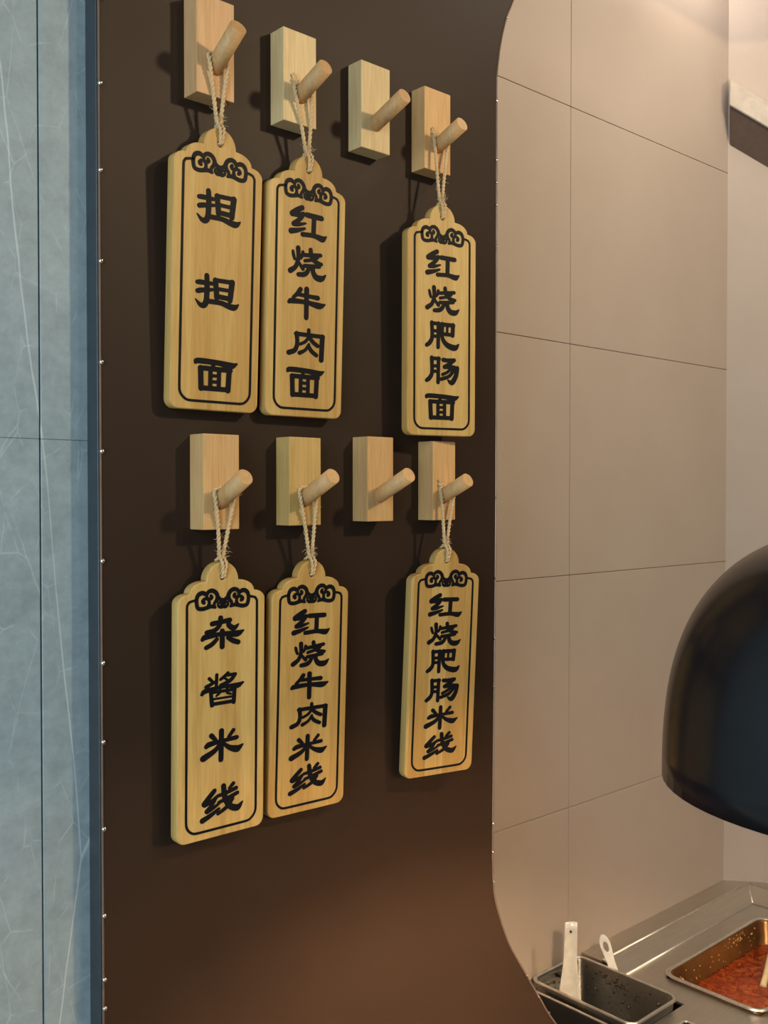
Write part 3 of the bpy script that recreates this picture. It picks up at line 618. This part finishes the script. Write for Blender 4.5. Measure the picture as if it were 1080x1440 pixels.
# dark residue in the insert pan
bm = bmesh.new()
for i in range(60):
    z = ZC - abs(random.gauss(0, .05)) + .002; z = max(z, ZC - .13)
    blob(bm, Vector((BK[1] - .0098 - .0096 * min(1, (ZC + .012 - z) / .15), random.uniform(BK[2] + .03, BK[3] - .03), z)), random.uniform(.0016, .0042))
for i in range(40): blob(bm, Vector((random.uniform(BK[0] + .03, BK[1] - .03), BK[3] - .0105 - .0096 * .25, ZC - random.uniform(-.002, .04))), random.uniform(.0015, .004))
for i in range(220): blob(bm, Vector((random.uniform(BK[0] + .025, BK[1] - .025), random.uniform(BK[2] + .03, BK[3] - .03), ZC + .012 - .149 + random.uniform(0.001, .006))), random.uniform(.002, .006))
o = from_bm('dark_crumbs', bm, 'dark_bits', None, True); tag(o, 'dark crumbs lying in the narrow insert pan', 'crumbs', kind='stuff')

# ceramic soup spoon standing in the insert pan
fdir = Vector((-0.68, -0.73, 0)).normalized(); rdir = Vector((0.74, -0.67, 0)).normalized()
def loft(name, secs, material, parent=None, closed_ends=True):
    bm = bmesh.new(); rings = [[bm.verts.new(p) for p in s] for s in secs]; n = len(rings[0])
    for a, b_ in zip(rings, rings[1:]):
        for i in range(n): bm.faces.new((a[i], a[(i + 1) % n], b_[(i + 1) % n], b_[i]))
    bm.faces.new(rings[0]); bm.faces.new(rings[-1][::-1])
    return from_bm(name, bm, material, parent, True)
sp = empty('soup_spoon', (1.487, 0.212, ZC - 0.125)); tag(sp, 'white ceramic soup spoon standing upright in the narrow pan', 'spoon')
top = Vector((1.463, 0.219, 0.919)) - sp.location; foot = Vector((1.468, 0.227, 0.757)) - sp.location
secs = []
for k in range(13):
    t = k / 12; c = top.lerp(foot, t); w = 0.0115 + 0.0015 * t + 0.009 * max(0, t - .4) ** 1.3 * 2.3; dep = 0.004 + .004 * t
    ring = []
    for q in range(16):
        a = 2 * math.pi * q / 16; x = math.cos(a) * w; y = math.sin(a)
        y = y * .0022 + dep * (1 - (x / w) ** 2) * -1      # trough: middle pushed back
        ring.append(c + rdir * x + fdir * y)
    secs.append(ring)
loft('handle', secs, 'ceramic', sp)
bm = bmesh.new(); bmesh.ops.create_uvsphere(bm, u_segments=20, v_segments=12, radius=1)
bmesh.ops.delete(bm, geom=[v for v in bm.verts if v.co.z > 0.15], context='VERTS')
bmesh.ops.transform(bm, verts=bm.verts, matrix=Matrix.Diagonal((.024, .036, .020, 1)))
fl_ = fdir.to_track_quat('Z', 'Y').to_matrix().to_4x4()
bm.transform(Matrix.Translation(foot + Vector((0.004, 0, -.024)) + fdir * .004) @ fl_)
o = from_bm('bowl', bm, 'ceramic', sp, True); md = o.modifiers.new('thickness', 'SOLIDIFY'); md.thickness = .0025
bm = bmesh.new(); bmesh.ops.create_cone(bm, cap_ends=True, segments=10, radius1=.0022, radius2=.0022, depth=.002)
bm.transform(Matrix.Translation(top.lerp(foot, .11) + fdir * -.001) @ fdir.to_track_quat('Z', 'Y').to_matrix().to_4x4()); from_bm('hole', bm, 'dark_bits', sp)
# white spoon handle with an oval hole, slipped beside the pan
s2 = empty('plastic_spoon', (1.5865, 0.212, 0.70)); tag(s2, 'white plastic spoon handle with an oval hole beside the narrow pan', 'spoon')
lp = []
for k in range(28):
    a = 2 * math.pi * k / 28; lp.append((math.cos(a) * .0095, math.sin(a) * .019))
outl = [(.0105 * math.sin(math.radians(a)), .026 + .020 * math.cos(math.radians(a))) for a in range(-100, 101, 10)] + [(.0078, -.005), (.0085, -.03), (.0095, -.10), (-.0095, -.10), (-.0085, -.03), (-.0078, -.005)]
hl = [(.0046 * math.cos(2 * math.pi * k / 20), .023 + .0095 * math.sin(2 * math.pi * k / 20)) for k in range(20)]
me = curve_plate('handle', [outl, hl], .0028, .0014, 2)
yv = Vector((-0.010, 0.030, 0.10)).normalized(); yv = (Vector((1.588, 0.238, 0.858)) - Vector((1.5865, 0.212, 0.770))).normalized()
yv = (yv - rdir * 0.12).normalized(); zv = (fdir - yv * fdir.dot(yv)).normalized(); xv = yv.cross(zv)
Rm = Matrix((xv, yv, zv)).transposed().to_4x4()
me.transform(Matrix.Translation(Vector((1.587, 0.2215, 0.812)) - s2.location) @ Rm)
for p in me.polygons: p.use_smooth = False
mesh_obj('handle', me, 'ceramic', s2)
# ladle in the oil
ld = empty('ladle', (1.84, 0.045, oz)); tag(ld, 'cream handled ladle lying in the chili oil', 'ladle')
bm = bmesh.new(); tube_bm(bm, spline([(-.004, -.004, .002), (.05, .012, .022), (.16, .045, .075)], 6), 0.0062, 10); from_bm('handle', bm, 'cream', ld, True)
bm = bmesh.new(); bmesh.ops.create_uvsphere(bm, u_segments=18, v_segments=10, radius=.022)
bmesh.ops.delete(bm, geom=[v for v in bm.verts if v.co.z > .002], context='VERTS'); bm.transform(Matrix.Translation((-.020, -.002, .001)))
o = from_bm('bowl', bm, 'chili', ld, True); md = o.modifiers.new('thickness', 'SOLIDIFY'); md.thickness = .0015

# ------------------------------------------------------------------ black pendant lamp
LC = Vector((0.8351, -0.5697, 1.4629)); LR, LH, LN = 0.176, 0.211, 2.6
pl_ = empty('pendant_lamp', LC); tag(pl_, 'large black dome pendant lamp hanging before the counter', 'lamp')
def dome(R_, H_, inner):
    prof = []
    for k in range(33):
        t = math.pi / 2 * k / 32; prof.append((R_ * max(math.cos(t), 0) ** (2 / LN), H_ * math.sin(t) ** (2 / LN)))
    return [(max(r, .012), h) for r, h in prof]
def lathe(bm, prof, seg=64):
    rs = [[bm.verts.new((r * math.cos(2 * math.pi * k / seg), r * math.sin(2 * math.pi * k / seg), h)) for k in range(seg)] for r, h in prof]
    for a, b_ in zip(rs, rs[1:]):
        for k in range(seg): bm.faces.new((a[k], a[(k + 1) % seg], b_[(k + 1) % seg], b_[k]))
    return rs
bm = bmesh.new(); lathe(bm, [(LR - .003, -.0005)] + dome(LR, LH, False)); from_bm('shade', bm, 'black', pl_, True)
bm = bmesh.new(); lathe(bm, [(LR - .003, -.0005)] + dome(LR - .003, LH - .003, True)); from_bm('shade_lining', bm, 'inner', pl_, True)
bm = bmesh.new(); lathe(bm, [(.001, LH + .05), (.016, LH + .048), (.020, LH + .03), (.024, LH - .004), (.024, LH - .03), (.001, LH - .03)], 24); from_bm('cap', bm, 'black', pl_, True)
bm = bmesh.new(); tube_bm(bm, [(0, 0, LH + .045), (0, 0, 1.45)], .0035, 8); from_bm('cord', bm, 'black', pl_, True)
bm = bmesh.new(); bmesh.ops.create_uvsphere(bm, u_segments=16, v_segments=10, radius=.028); bm.transform(Matrix.Translation((0, 0, .155))); bl_ = from_bm('bulb', bm, 'bulb', pl_, True)
bm = bmesh.new(); lathe(bm, [(.001, .20), (.015, .20), (.015, .17), (.001, .17)], 16); from_bm('socket', bm, 'black', pl_, True)
lt = bpy.data.lights.new('pendant_light', 'POINT'); lt.energy = 60; lt.color = (1, .76, .50); lt.shadow_soft_size = .03
lo = bpy.data.objects.new('pendant_light', lt); COL.objects.link(lo); lo.location = (0, 0, .118); lo.parent = pl_
